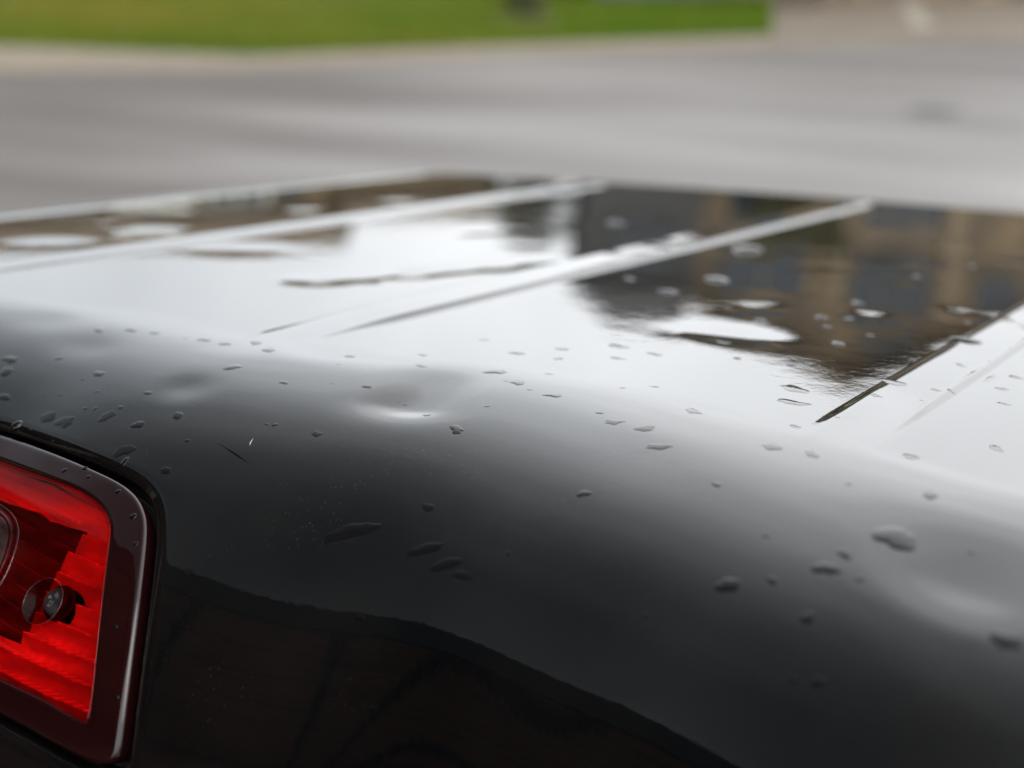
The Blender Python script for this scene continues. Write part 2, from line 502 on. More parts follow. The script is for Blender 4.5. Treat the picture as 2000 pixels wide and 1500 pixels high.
hz = 1.25
bh = empty('brown_house', (0, 0, 0))
tag(bh, 'two storey brown house with grey wing and dark windows across the street', 'house')
gable_house_front(bh, 5.4, 15.4, 42.5, 11, hz, 6.7, 8.95, 10.0, m_brown, m_bshing, m_brown)
window(bh, 9.9, 12.1, 5.45, 6.9, 42.48, m_brown, 2)
window(bh, 6.2, 8.5, 5.2, 6.5, 42.48, m_brown, 1)
window(bh, 10.3, 12.0, 7.45, 7.85, 42.48, m_brown, 1)
window(bh, 13.4, 14.6, 5.6, 6.8, 42.48, m_brown, 0)
window(bh, 6.2, 8.4, 2.3, 4.2, 42.48, m_brown, 1)
window(bh, 10.0, 12.2, 2.6, 4.3, 42.48, m_post, 2)
for (xa, xb) in ((9.05, 9.6), (12.35, 12.85)):
    MB().box(xa, xb, 42.36, 42.498, hz - .3, 6.65).build('corner_post', m_post, bh)
dr = MB().box(13.45, 14.5, 42.42, 42.497, hz - .1, 3.5).build('door', m_dgrey, bh)
MB().lathe([(0, -.06), (.035, -.05), (.035, 0)], 'y', (13.6, 42.42, 2.4), 12).build('door_knob', m_iron, dr)
# grey wing on the left with a hipped shingle roof
MB().box(2.2, 5.39, 42.0, 50, hz - .5, 6.3).build('wing_wall', m_dgrey, bh)
hp = MB()
n = len(hp.v)
hp.v += [(1.9, 41.6, 6.3), (5.39, 41.6, 6.3), (5.39, 50.4, 6.3), (1.9, 50.4, 6.3), (3.4, 44, 7.72), (5.39, 44, 7.72), (5.39, 48, 7.72), (3.4, 48, 7.72)]
hp.f += [(0, 3, 2, 1), (0, 1, 5, 4), (1, 2, 6, 5), (2, 3, 7, 6), (3, 0, 4, 7), (4, 5, 6, 7)]
hp.build('wing_roof', m_shing, bh)
gd = MB().box(2.5, 5.1, 41.93, 41.998, hz - .2, 3.4).build('garage_door', m_dgrey, bh)
for i in range(4):
    MB().box(2.56, 5.04, 41.905, 41.928, hz - .1 + i * .55, hz + .36 + i * .55).build('door_panel', m_dgrey, gd)
window(bh, 3.0, 4.6, 4.4, 5.6, 41.98, m_dgrey, 1)

tree(7.6, 39.5, 3.6, 1.5, 'small olive tree in front of the left window of the brown house', 22, m_leafB)
rh = empty('ranch_house', (0, 0, 0))
tag(rh, 'low tan ranch house with brown roof on the left across the street', 'house')
zr = 1.65
MB().box(-21, -6, 50, 58, zr - .6, 4.4).build('wall', m_tan, rh)
MB().prism([(49.3, 4.35), (58.7, 4.35), (54, 6.0)], 'x', -21.5, -5.6).build('roof', m_bshing, rh)
MB().box(-5.99, -0.4, 50.6, 58, zr - .6, 3.7).build('wing_wall', m_tan, rh)
MB().prism([(50.0, 3.65), (58.5, 3.65), (54, 4.75)], 'x', -5.59, 0.0).build('wing_roof', m_bshing, rh)
for xa in (-19, -15.5, -9.7):
    window(rh, xa, xa + 1.8, 2.5, 3.6, 49.98, m_white, 1)
gdr = MB().box(-12.9, -10.3, 49.93, 49.998, zr - .2, 3.7).build('garage_door', m_white, rh)
for i in range(4):
    MB().box(-12.8, -10.4, 49.905, 49.928, zr - .1 + i * .47, zr + .32 + i * .47).build('door_panel', m_white, gdr)
d2 = MB().box(-7.6, -6.7, 49.93, 49.998, zr - .1, 3.6).build('door', m_dgrey, rh)
MB().lathe([(0, -.06), (.035, -.05), (.035, 0)], 'y', (-6.8, 49.93, 2.5), 12).build('door_knob', m_iron, d2)

# ------------------------------------------------------------------ unseen carport, invented for its dark reflection on the cab back
m_ceil = material('brown_ceiling_boards', (0.20, 0.095, 0.05), 0.7, noise=(2, (0.34, 0.17, 0.09), 5, (.3, 6, 1)))
m_fascia = material('dark_fascia', (0.004, 0.004, 0.004), 0.8, spec=0.1, noise=(4, (0.007, 0.007, 0.007)))
m_brick = material('red_brown_brick', (0.16, 0.06, 0.034), 0.85, noise=(9, (0.24, 0.11, 0.07), 4), bump=(25, .5, .01))
cp = empty('carport', (-1.12, -1.15, 0.0), R(-53))
tag(cp, 'unseen dark carport with brown board ceiling, added beside the back of the truck', 'carport')
CZ = 4.16
MB().box(-7.0, 0.05, -7.0, -0.02, CZ + .003, CZ + .28).build('roof', m_fascia, cp)
MB().box(-7.0, 0.05, -0.02, 0.02, CZ - .16, CZ + .30).build('fascia', m_fascia, cp)
for i in range(22):
    y0 = -6.9 + i * .31
    MB().box(-6.9, 0.0, y0, y0 + .295, CZ - .022, CZ).build('ceiling_board', m_ceil, cp)
for i in range(6):
    MB().box(-6.7 + i * 1.25, -6.65 + i * 1.25, -6.9, -.05, CZ - .16, CZ - .024).build('joist', m_fascia, cp)
MB().box(-7.0, 0.05, -7.2, -7.0, -0.1, CZ + .2).build('back_wall', m_brick, cp)
MB().box(-7.2, -7.0, -7.2, -0.05, -0.6, CZ + .2).build('side_wall', m_brick, cp)
for px in (-6.85, -3.6):
    MB().box(px - .09, px + .09, -.40, -.22, -0.1, CZ - .022).build('post', m_post, cp)

# ------------------------------------------------------------------ the truck
TH, TB = 0.5301, -0.053
A = np.array([math.cos(TH), -math.sin(TH), 0.0])
B = np.array([math.sin(TH), math.cos(TH), TB]); B /= np.linalg.norm(B)
N = np.cross(A, B)
HR = 1.90
O = A * (-0.66) + np.array([0, 0, HC - 0.240 - TB * 0.8])
root = empty('pickup_truck')
org = O - N * HR
root.matrix_world = Matrix(((A[0], B[0], N[0], org[0]), (A[1], B[1], N[1], org[1]), (A[2], B[2], N[2], org[2]), (0, 0, 0, 1)))
TM = root.matrix_world.copy()
tag(root, 'black pickup truck with a wet, hail dented cab roof', 'pickup truck')

BX = [-2, -1.0, -.5, -.2, -.08, -.02, .03, .14, .20, .25, .39, .46, .53, .66, 0.8, 1.2]
BYv = [.83, .83, .81, .82, .815, .80, .795, .803, .815, .818, .782, .752, .730, .722, .76, .80]
_bx = np.linspace(-2, 2, 4001)
_by = np.interp(_bx, BX, BYv)
_k = np.exp(-np.linspace(-2, 2, 161) ** 2); _k /= _k.sum()
_by = np.convolve(np.pad(_by, 80, mode='edge'), _k, 'valid')
PHM, SL, GAM = R(84), 0.40, 1.2
_t = np.linspace(0, 1, 2001)
_phi = PHM * _t ** GAM
_sy = np.concatenate([[0], np.cumsum(np.cos((_phi[1:] + _phi[:-1]) / 2))]) * SL / 2000
_sz = np.concatenate([[0], np.cumsum(np.sin((_phi[1:] + _phi[:-1]) / 2))]) * SL / 2000
# side roll: arc from |u| = .74 over .20 to 78 degrees
_ut = np.linspace(0, 1, 801)
_up = R(78) * _ut ** 1.1
_ux = np.concatenate([[0], np.cumsum(np.cos((_up[1:] + _up[:-1]) / 2))]) * 0.20 / 800
_uz = np.concatenate([[0], np.cumsum(np.sin((_up[1:] + _up[:-1]) / 2))]) * 0.20 / 800
U0, KA = 0.74, 0.0181
YF = 2.06                                            # front end of the roof panel

DENTS = [  # u, s, depth, size across, size along
    (.168, .0885, .0044, .026, .0160, 2.8), (.160, .050, .0006, .022, .016), (.022, .108, .0012, .020, .016),
    (-.100, .088, .0011, .028, .018), (.521, .110, .0040, .034, .021, 1.7), (.256, -.188, .0016, .034, .028),
    (.085, -.640, .0007, .016, .016), (.1436, -.415, .0004, .011, .012), (-.4726, -.37, .0018, .028, .034),
    (-.474, -.635, .0010, .020, .026), (-.474, -.235, .0013, .030, .03), (-.125, -.200, .0024, .024, .026), (-.105, -.240, .0018, .022, .026),
    (-.085, -.285, .0026, .022, .026), (-.068, -.325, .0016, .020, .026), (-.050, -.375, .0020, .02, .03), (-.035, -.43, .0018, .02, .03), (-.116, -.71, .0008, .03, .03),
    (-.30, -.30, .0007, .04, .035), (.07, .02, .0004, .03, .02),
    (.479, .085, .0005, .03, .02), (.33, .10, .0003, .03, .02), (.0, .045, .0004, .03, .018), (-.17, .06, .0008, .03, .02)]
_r = random.Random(21)
for i in range(70):
    DENTS.append((_r.uniform(-.65, .65), _r.uniform(-1.15, -.22), _r.uniform(.00010, .00040) * _r.choice((1, 1, -.6)), _r.uniform(.014, .034), _r.uniform(.014, .034)))
DENTS = [d for d in DENTS if not (.06 < d[0] < .22 and -.50 < d[1] < -.24)]      # that stretch of roof is still flat
_r = random.Random(33)
for i in range(34):                                  # hail marks where the house is mirrored
    DENTS.append((_r.uniform(.20, .62), _r.uniform(-1.1, -.24), _r.uniform(.00025, .00065), _r.uniform(.014, .026), _r.uniform(.016, .030)))
RIBS = [(-.402, .044, .0036, .775), (-.008, .050, .0055, .765), (.3905, .049, .0044, .745)]     # left foot, width, height, start
RIB_UP, RIB_DN = .0105, .0065

LENS = [(-.06, .1885), (-.0126, .1891), (.0276, .1935), (.0518, .1992), (.0687, .209), (.0815, .2241), (.1001, .2649), (.1122, .3049), (.1190, .3415), (.1172, .3479), (.1087, .3505), (.1004, .3512), (.0352, .3387), (-.06, .3345)]
WIN = [(-.06, .2040), (.0086, .2045), (.0389, .2112), (.0550, .2218), (.0618, .2310), (.0808, .2744), (.0920, .3091), (.0965, .3305), (.0935, .3340), (.0687, .3271), (.0293, .3232), (.0026, .3221), (-.06, .3210)]
CLEAR = [(-.06, .2360), (-.03, .2370), (-.020, .2400), (-.012, .2455), (-.0067, .2570), (-.0052, .2700), (-.009, .2850), (-.02, .2920), (-.06, .2940)]
XC = -0.06
def closed(half):
    m = [(2 * XC - x, s) for x, s in half[1:-1]][::-1]
    p = [np.array(q) for q in half + m]
    for _ in range(2):
        q = []
        for i in range(len(p)):
            a, b = p[i], p[(i + 1) % len(p)]
            q += [a * .75 + b * .25, a * .25 + b * .75]
        p = q
    return np.array(p)
LENS_P, WIN_P, CLEAR_P = closed(LENS), closed(WIN), closed(CLEAR)
def signed(P, U, S):
    d2 = np.full(U.shape, 1e9); ins = np.zeros(U.shape, bool)
    for i in range(len(P)):
        a, b = P[i], P[(i + 1) % len(P)]
        ab = b - a
        t_ = np.clip(((U - a[0]) * ab[0] + (S - a[1]) * ab[1]) / (ab @ ab + 1e-15), 0, 1)
        d2 = np.minimum(d2, (U - a[0] - t_ * ab[0]) ** 2 + (S - a[1] - t_ * ab[1]) ** 2)
        if a[1] != b[1]:
            c = ((a[1] > S) != (b[1] > S)) & (U < ab[0] * (S - a[1]) / ab[1] + a[0])
            ins ^= c
    d = np.sqrt(d2)
    return np.where(ins, -d, d)

def base_surf(u, s):
    """smooth cab skin without the lamp pocket: u across, s = path from the roof edge (minus = forward)"""
    u = np.asarray(u, float); s = np.asarray(s, float)
    au = np.abs(u); over = np.clip(au - U0, 0, 0.20)
    x = np.sign(u) * (np.minimum(au, U0) + np.interp(over, _ut * .20, _ux))
    z = -KA * np.minimum(au, U0) ** 2 - np.interp(over, _ut * .20, _uz)
    bs = np.interp(x, _bx, _by)
    sp = np.clip(s, 0, SL)
    y = bs - np.interp(sp, _t * SL, _sy) - np.clip(s - SL, 0, 9) * math.cos(PHM)
    z = z - np.interp(sp, _t * SL, _sz) - np.clip(s - SL, 0, 9) * math.sin(PHM)
    fwd = np.clip(-s, 0, 9)
    yl = bs + fwd
    q = np.clip(yl - YF, 0, .22)                      # roll down to the windscreen
    y = np.where(s < 0, np.minimum(yl, YF) + q * (1 - .25 * (q / .22) ** 2), y)
    z = z - np.where(s < 0, 1.5 * q * q + .2 * q * (q / .22), 0)
    # pressed ribs
    h = np.zeros_like(x)
    for xl, rw, rh, ry in RIBS:
        d = x - xl
        pr = sstep(0, RIB_UP, d) * (1 - .42 * np.clip((d - RIB_UP * .7) / (rw - RIB_UP - RIB_DN), 0, 1)) * (1 - sstep(rw - RIB_DN, rw, d))
        h = h + rh * pr * sstep(ry, ry + .155, y) * (1 - sstep(2.0, 2.035, y))
    # drip moulding along the roof edge
    h = h - 0.0016 * np.exp(-((au - .70) / .014) ** 2) * sstep(.80, .95, y)
    for dn in DENTS:
        du, dsn, dd, ru, rs = dn[:5]
        far = dn[5] if len(dn) > 5 else 1.0            # some dents fall away more gently on their far side
        h = h - dd * np.exp(-((u - du) / ru) ** 2 - ((s - dsn) / np.where(s < dsn, rs * far, rs)) ** 2)
    ph = np.interp(sp, _t * SL, _phi)
    y = y - h * np.sin(ph)
    z = z + h * np.cos(ph)
    return np.stack([x, y, z + HR], -1)

def normals(fn, u, s, e=4e-4):
    du = fn(u + e, s) - fn(u - e, s)
    dv = fn(u, s + e) - fn(u, s - e)
    n = np.cross(dv, du)
    n /= np.linalg.norm(n, axis=-1, keepdims=True) + 1e-12
    return n

def skin(u, s):
    u = np.asarray(u, float); s = np.asarray(s, float)
    P = base_surf(u, s)
    box = (u > -.25) & (u < .16) & (s > .14) & (s < .40)
    if box.any():
        sd = signed(LENS_P, u[box], s[box]) - 0.0065
        depth = 0.022 * sstep(0, .005, -sd) + 0.016 * sstep(.012, .019, -sd) + 0.0022 * np.clip(1 - sd / .008, 0, 1) ** 2 * (sd > 0) + .0022 * (sd <= 0)
        Nn = normals(base_surf, u[box], s[box])
        P[box] -= Nn * depth[:, None]
    return P

us = np.unique(np.round(np.concatenate([np.arange(-.94, -.80, .008), np.arange(-.80, .80, .0032), np.arange(.80, .941, .008), np.arange(-.075, .145, .0008)]
    + [np.arange(a - .002, a + .0105, .0008) for xl, rw, _, _ in RIBS for a in (xl, xl + rw - RIB_DN)]), 5))
ss = np.unique(np.round(np.concatenate([np.arange(-1.52, -.30, .0048), np.arange(-.30, .40, .0028), np.arange(.40, .60, .02), np.arange(.155, .375, .0008)]), 5))
UU, SS = np.meshgrid(us, ss, indexing='ij')
nu, ns = UU.shape
PP = skin(UU.ravel(), SS.ravel())
G = PP.reshape(nu, ns, 3)
# grid normals
gu = np.gradient(G, us, axis=0); gs = np.gradient(G, ss, axis=1)
NN = np.cross(gs, gu); NN /= np.linalg.norm(NN, axis=-1, keepdims=True) + 1e-12
NN = NN.reshape(-1, 3)
idx = np.arange(nu * ns).reshape(nu, ns)
quads = np.stack([idx[:-1, :-1], idx[:-1, 1:], idx[1:, 1:], idx[1:, :-1]], -1).reshape(-1, 4)
cu = (UU[:-1, :-1] + UU[1:, 1:]).ravel() / 2; cs = (SS[:-1, :-1] + SS[1:, 1:]).ravel() / 2
cy = PP[quads[:, 0], 1]
def grid_part(name, sel, mat, parent):
    q = quads[sel]
    used, inv = np.unique(q.ravel(), return_inverse=True)
    me = bpy.data.meshes.new(name)
    nf = len(q)
    me.vertices.add(len(used)); me.vertices.foreach_set('co', PP[used].ravel())
    me.loops.add(nf * 4); me.loops.foreach_set('vertex_index', inv.astype(np.int32))
    me.polygons.add(nf); me.polygons.foreach_set('loop_start', np.arange(0, nf * 4, 4, dtype=np.int32))
    me.polygons.foreach_set('loop_total', np.full(nf, 4, np.int32))
    me.polygons.foreach_set('use_smooth', np.ones(nf, bool))
    me.materials.append(mat)
    me.update(calc_edges=True); me.validate()
    me.normals_split_custom_set_from_vertices([tuple(v) for v in NN[used]])
    o = bpy.data.objects.new(name, me); col.objects.link(o); o.parent = parent
    return o

# black clear-coated paint with faint orange peel, dust and tiny specks
m_paint = bpy.data.materials.new('black_car_paint'); m_paint.use_nodes = True
t = m_paint.node_tree; pb = t.nodes['Principled BSDF']
pb.inputs['Base Color'].default_value = (0.0022, 0.0024, 0.0028, 1)
pb.inputs['Roughness'].default_value = 0.012
pb.inputs['IOR'].default_value = 1.5
tcn = t.nodes.new('ShaderNodeTexCoord')
nz = noise_node(260, (1, 1, 1), 1)
nz2 = noise_node(42, (1, 1, 1), 1)
ad = t.nodes.new('ShaderNodeMath'); ad.operation = 'MULTIPLY_ADD'; ad.inputs[1].default_value = 3.0
t.links.new(nz2.outputs[0], ad.inputs[0]); t.links.new(nz.outputs[0], ad.inputs[2])
bp = t.nodes.new('ShaderNodeBump'); bp.inputs['Strength'].default_value = 1.0; bp.inputs['Distance'].default_value = 0.000022
t.links.new(ad.outputs[0], bp.inputs['Height']); t.links.new(bp.outputs[0], pb.inputs['Normal'])
# specks of dust
vo = t.nodes.new('ShaderNodeTexVoronoi'); vo.inputs['Scale'].default_value = 330
t.links.new(tcn.outputs['Object'], vo.inputs['Vector'])
lt = t.nodes.new('ShaderNodeMath'); lt.operation = 'LESS_THAN'; lt.inputs[1].default_value = 0.10
t.links.new(vo.outputs['Distance'], lt.inputs[0])
nd = noise_node(14, (1, 1, 1), 3)
gt = t.nodes.new('ShaderNodeMapRange'); gt.inputs[1].default_value = .48; gt.inputs[2].default_value = .7
t.links.new(nd.outputs[0], gt.inputs[0])
mu = t.nodes.new('ShaderNodeMath'); mu.operation = 'MULTIPLY'
t.links.new(lt.outputs[0], mu.inputs[0]); t.links.new(gt.outputs[0], mu.inputs[1])
mc_ = t.nodes.new('ShaderNodeMixRGB'); mc_.inputs[1].default_value = (0.0022, 0.0024, 0.0028, 1)
fl_ = noise_node(9, (1, 1, 1), 6)                    # thin uneven film of dried road dust
fr_ = t.nodes.new('ShaderNodeValToRGB')
fr_.color_ramp.elements[0].position = .42; fr_.color_ramp.elements[0].color = (0.0016, 0.0018, 0.0021, 1)
fr_.color_ramp.elements[1].position = .68; fr_.color_ramp.elements[1].color = (0.0036, 0.0036, 0.0036, 1)
t.links.new(fl_.outputs[0], fr_.inputs[0]); t.links.new(fr_.outputs[0], mc_.inputs[1]); mc_.inputs[2].default_value = (0.045, 0.045, 0.043, 1)
t.links.new(mu.outputs[0], mc_.inputs[0]); t.links.new(mc_.outputs[0], pb.inputs['Base Color'])

rib_id = np.full(len(quads), -1)
for i, (xl, rw, rh, ry) in enumerate(RIBS):
    rib_id[(cu > xl) & (cu < xl + rw) & (cy > ry) & (cy < 2.035) & (cs < 0)] = i
m_strip = material('edge_strip_matte', (0.030, 0.031, 0.030), 0.42, spec=0.4, noise=(60, (0.045, 0.045, 0.042)))  # added matte strip that dulls the bright reflection along the roof edge
strip_l = (cu < -.738) & (cu > -.872) & (cs < -.06)
strip_r = (cu > .738) & (cu < .872) & (cs < -.06)
roof = grid_part('cab_roof', (rib_id < 0) & ~strip_l & ~strip_r, m_paint, root)
grid_part('dull_edge_strip', strip_l, m_strip, roof)
grid_part('dull_edge_strip', strip_r, m_strip, roof)
for i in range(3):
    grid_part('roof_rib', rib_id == i, m_paint, roof)

# ---- third brake light in the back of the cab
m_border = material('smoked_red_plastic', (0.006, 0.0012, 0.0014), 0.3, spec=0.0, coat=0.9, noise=(30, (0.008, 0.0015, 0.0018)))
m_refl = material('silver_reflector', (0.44, 0.43, 0.42), 0.28, metal=0.6, noise=(38, (0.86, 0.85, 0.84), 5, (.25, 1, 1.8)))
m_refl_dark = material('darkened_reflector', (0.025, 0.024, 0.023), 0.3, metal=0.5, noise=(45, (0.12, 0.115, 0.11), 5, (.35, 1, 1.6)))  # reflector darkened in colour, for the zone that mirrors black
m_black = material('black_plastic', (0.010, 0.010, 0.010), 0.35, noise=(40, (0.016, 0.016, 0.016)))
m_screw = material('black_steel_screw', (0.020, 0.021, 0.022), 0.38, metal=0.5, noise=(300, (0.03, 0.03, 0.03)))
m_gasket = material('rubber_gasket', (0.006, 0.006, 0.006), 0.5, noise=(40, (0.01, 0.01, 0.01)))
def tinted(name, c, rough=0.03, gloss=1.0):
    m = bpy.data.materials.new(name); m.use_nodes = True
    t = m.node_tree; t.nodes.clear()
    tr = t.nodes.new('ShaderNodeBsdfTransparent'); tr.inputs[0].default_value = (*c, 1)
    gl = t.nodes.new('ShaderNodeBsdfGlossy'); gl.inputs['Roughness'].default_value = rough
    ge = t.nodes.new('ShaderNodeNewGeometry'); dp = t.nodes.new('ShaderNodeVectorMath'); dp.operation = 'DOT_PRODUCT'
    t.links.new(ge.outputs['Incoming'], dp.inputs[0]); t.links.new(ge.outputs['Normal'], dp.inputs[1])
    def mth(op, a, b=None):
        n = t.nodes.new('ShaderNodeMath'); n.operation = op
        for k, q in enumerate((a, b)):
            if q is None: continue
            if isinstance(q, (int, float)): n.inputs[k].default_value = q
            else: t.links.new(q, n.inputs[k])
        return n.outputs[0]
    ab = mth('ABSOLUTE', dp.outputs['Value'])
    fres = mth('ADD', mth('MULTIPLY', mth('POWER', mth('SUBTRACT', 1.0, ab), 5.0), 0.96), 0.04)     # Schlick, both faces alike
    mi = t.nodes.new('ShaderNodeMixShader'); ou = t.nodes.new('ShaderNodeOutputMaterial')
    tcx = t.nodes.new('ShaderNodeTexCoord'); nx = t.nodes.new('ShaderNodeTexNoise'); nx.inputs['Scale'].default_value = 120
    bx = t.nodes.new('ShaderNodeBump'); bx.inputs['Distance'].default_value = 0.00002
    t.links.new(tcx.outputs['Object'], nx.inputs['Vector']); t.links.new(nx.outputs[0], bx.inputs['Height'])
    t.links.new(bx.outputs[0], gl.inputs['Normal'])
    fm = t.nodes.new('ShaderNodeMath'); fm.operation = 'MULTIPLY'; fm.inputs[1].default_value = gloss
    t.links.new(fres, fm.inputs[0]); t.links.new(fm.outputs[0], mi.inputs[0]); t.links.new(tr.outputs[0], mi.inputs[1]); t.links.new(gl.outputs[0], mi.inputs[2])
    t.links.new(mi.outputs[0], ou.inputs[0])
    return m
m_red = tinted('red_lens', (0.95, 0.06, 0.065), 0.03, 0.55)
m_well = tinted('red_well', (0.42, 0.012, 0.012), 0.12, 0.16)
m_clear = tinted('clear_lens', (0.93, 0.93, 0.93))

def lamp_surf(u, s):
    # the lamp face follows the cab skin without its dents
    return base_surf(u, s)
def at(u, s, off):
    u = np.atleast_1d(np.asarray(u, float)); s = np.atleast_1d(np.asarray(s, float))
    return lamp_surf(u, s) + normals(lamp_surf, u, s, 2e-3) * np.reshape(off, (-1, 1))
def by_angle(P, c, n=220):
    th_ = np.linspace(0, 2 * math.pi, n, endpoint=False)
    Q = P - c
    a = np.arctan2(Q[:, 1], Q[:, 0]); r = np.hypot(Q[:, 0], Q[:, 1])
    # exact ray / polygon intersection
    out = []
    for q in th_:
        d = np.array([math.cos(q), math.sin(q)]); best = None
        for i in range(len(Q)):
            p0, p1 = Q[i], Q[(i + 1) % len(Q)]; e = p1 - p0
            den = d[0] * e[1] - d[1] * e[0]
            if abs(den) < 1e-12: continue
            tt = (p0[0] * e[1] - p0[1] * e[0]) / den; w = (p0[0] * d[1] - p0[1] * d[0]) / den
            if tt > 0 and -1e-6 <= w <= 1 + 1e-6: best = tt if best is None else max(best, tt)
        out.append(c + d * best)
    return np.array(out)
def ring_mesh(name, rings, offs, mat, parent, fill=None):
    n = len(rings[0]); v = []; f = []
    for r_, o_ in zip(rings, offs):
        v += list(at(r_[:, 0], r_[:, 1], np.full(n, o_) if np.isscalar(o_) else o_))
    for k in range(len(rings) - 1):
        for i in range(n):
            j = (i + 1) % n
            f.append((k * n + i, (k + 1) * n + i, (k + 1) * n + j, k * n + j))
    if fill is not None:
        c = len(v); v.append(at([fill[0]], [fill[1]], [fill[2]])[0])
        f += [((len(rings) - 1) * n + i, c, (len(rings) - 1) * n + (i + 1) % n) for i in range(n)]
    o = mesh_obj(name, v, f, mat, parent)
    bm = bmesh.new(); bm.from_mesh(o.data)
    bmesh.ops.recalc_face_normals(bm, faces=bm.faces)
    bm.to_mesh(o.data); bm.free()
    return o
C0 = np.array([XC, .268])
NR = 300
lensA = by_angle(LENS_P, C0, NR); winA = by_angle(WIN_P, C0, NR)
def scaled(P, d):
    Q = P - C0; r = np.hypot(Q[:, 0], Q[:, 1])[:, None]
    return C0 + Q * (r + d) / r
light = ring_mesh('brake_light', [scaled(lensA, .004), scaled(lensA, .004), scaled(lensA, -.02)], [-.030, -.0145, -.0145], m_black, root)
# smoked border: rolled outer edge, flat face, short step down to the window
rings = []; offs = []
for d, o_ in ((0.0012, -.012), (.0012, -.004), (.0008, -.0014), (.0002, -.0003), (-.0010, .0004), (-.0025, .0007)):
    rings.append(scaled(lensA, d)); offs.append(o_)
for k in (.25, .5, .75, .92):
    rings.append(lensA * (1 - k) + winA * k + 0); offs.append(.0008)
rings += [winA, scaled(winA, -.0006), scaled(winA, -.0012)]; offs += [.0007, .0003, -.0014]
ring_mesh('lens_border', rings, offs, m_border, light)
# gasket line under the lamp rim
ring_mesh('gasket', [scaled(lensA, .0060), scaled(lensA, .0045), scaled(lensA, .0030)], [-.0175, -.0140, -.0175], m_gasket, light)

SC = np.array([.0365, .2765])                    # mouth of the screw well
SB = np.array([.0385, .2730])                    # screw itself
def circle(c, r, n=64, asp=1.0):
    a = np.linspace(0, 2 * math.pi, n, endpoint=False)
    return np.stack([c[0] + r * np.cos(a), c[1] + r * asp * np.sin(a)], -1)

def sheet(name, u0, u1, s0, s1, du, dsn, inside, off, mat, parent):
    gu_ = np.arange(u0, u1, du); gs_ = np.arange(s0, s1, dsn)
    a, b = np.meshgrid(gu_, gs_, indexing='ij')
    P_ = at(a.ravel(), b.ravel(), off(a.ravel(), b.ravel()))
    ok = inside(a.ravel(), b.ravel())
    I = np.arange(a.size).reshape(a.shape)
    q = np.stack([I[:-1, :-1], I[:-1, 1:], I[1:, 1:], I[1:, :-1]], -1).reshape(-1, 4)
    q = q[ok[q].all(1)]
    used, inv = np.unique(q.ravel(), return_inverse=True)
    return mesh_obj(name, P_[used], inv.reshape(-1, 4), mat, parent)
well = lambda u, s: np.hypot(u - SC[0], s - SC[1])
sheet('red_window', XC - .16, XC + .16, .188, .36, .0011, .0011,
      lambda u, s: (signed(WIN_P, u, s) < .0025) & (well(u, s) > .0128) & (signed(CLEAR_P, u, s) > .0012),
      lambda u, s: np.full(u.shape, -.0012), m_red, light)
# silver reflector with slanted prism steps behind the red window
def refl_off(u, s):
    k = (s - .198 - .10 * u) / .0135
    saw = k - np.floor(k)
    o_ = -.014 - .0075 * saw + .0010 * np.sin(u * 95 + np.floor(k) * 1.7) + .0005 * np.sin(u * 260 + np.floor(k) * 2.9)
    k2 = (s - .18 - .14 * np.clip(u, -.02, 1)) / .0065                   # finer long steps along the top
    top = -.012 - .0030 * (k2 - np.floor(k2)) + .0006 * np.sin(u * 60)
    return np.where(s < .222, top, o_)
def panel_off(u, s):
    k = (s - .196 - .12 * u) / .0125
    return -.024 - .0035 * (k - np.floor(k)) + .0008 * np.sin(u * 110 + np.floor(k) * 2.1)
bright = lambda u, s: (u + .10 * (s - .24) + .0050 * (np.mod((s - .198 - .10 * u) / .0135, 1) - .5) > .0225) | (s < .224) | (s > .302)
inside_w = lambda u, s: (signed(WIN_P, u, s) < .006) & (np.hypot(u - SB[0], s - SB[1]) > .0105)
sheet('reflector', XC - .158, XC + .158, .186, .36, .0009, .0007, lambda u, s: inside_w(u, s) & bright(u, s), refl_off, m_refl, light)
sheet('dark_mirror_panel', XC - .158, XC + .158, .186, .36, .0009, .0007, lambda u, s: inside_w(u, s), panel_off, m_refl_dark, light)  # dark sheet stands in for the reflector's black reflection
# thin red line bead round the window
ring_mesh('window_bead', [scaled(winA, -.0014), scaled(winA, -.0022), scaled(winA, -.0030)], [-.0011, -.0003, -.0011], m_red, light)
# screw well
cw = [circle(SC, .0132), circle(SC * .95 + SB * .05, .0126), circle(SC * .45 + SB * .55, .0108), circle(SB, .0092)]
ring_mesh('screw_well', cw, [-.0008, -.0016, -.0080, -.0120], m_well, light)
ring_mesh('well_rim', [circle(SC, .0142), circle(SC, .0135), circle(SC, .0128)], [-.0011, -.0003, -.0010], m_red, light)
ring_mesh('well_seat', [circle(SB, .0110), circle(SB, .0085)], [-.0122, -.0122], m_black, light, fill=(SB[0], SB[1], -.0122))
# cross head screw
hv = []; hf = []
g = 41
for i in range(g):
    for j in range(g):
        hv.append(((i / (g - 1) * 2 - 1), (j / (g - 1) * 2 - 1)))
hv = np.array(hv)
rr_ = np.hypot(hv[:, 0], hv[:, 1])
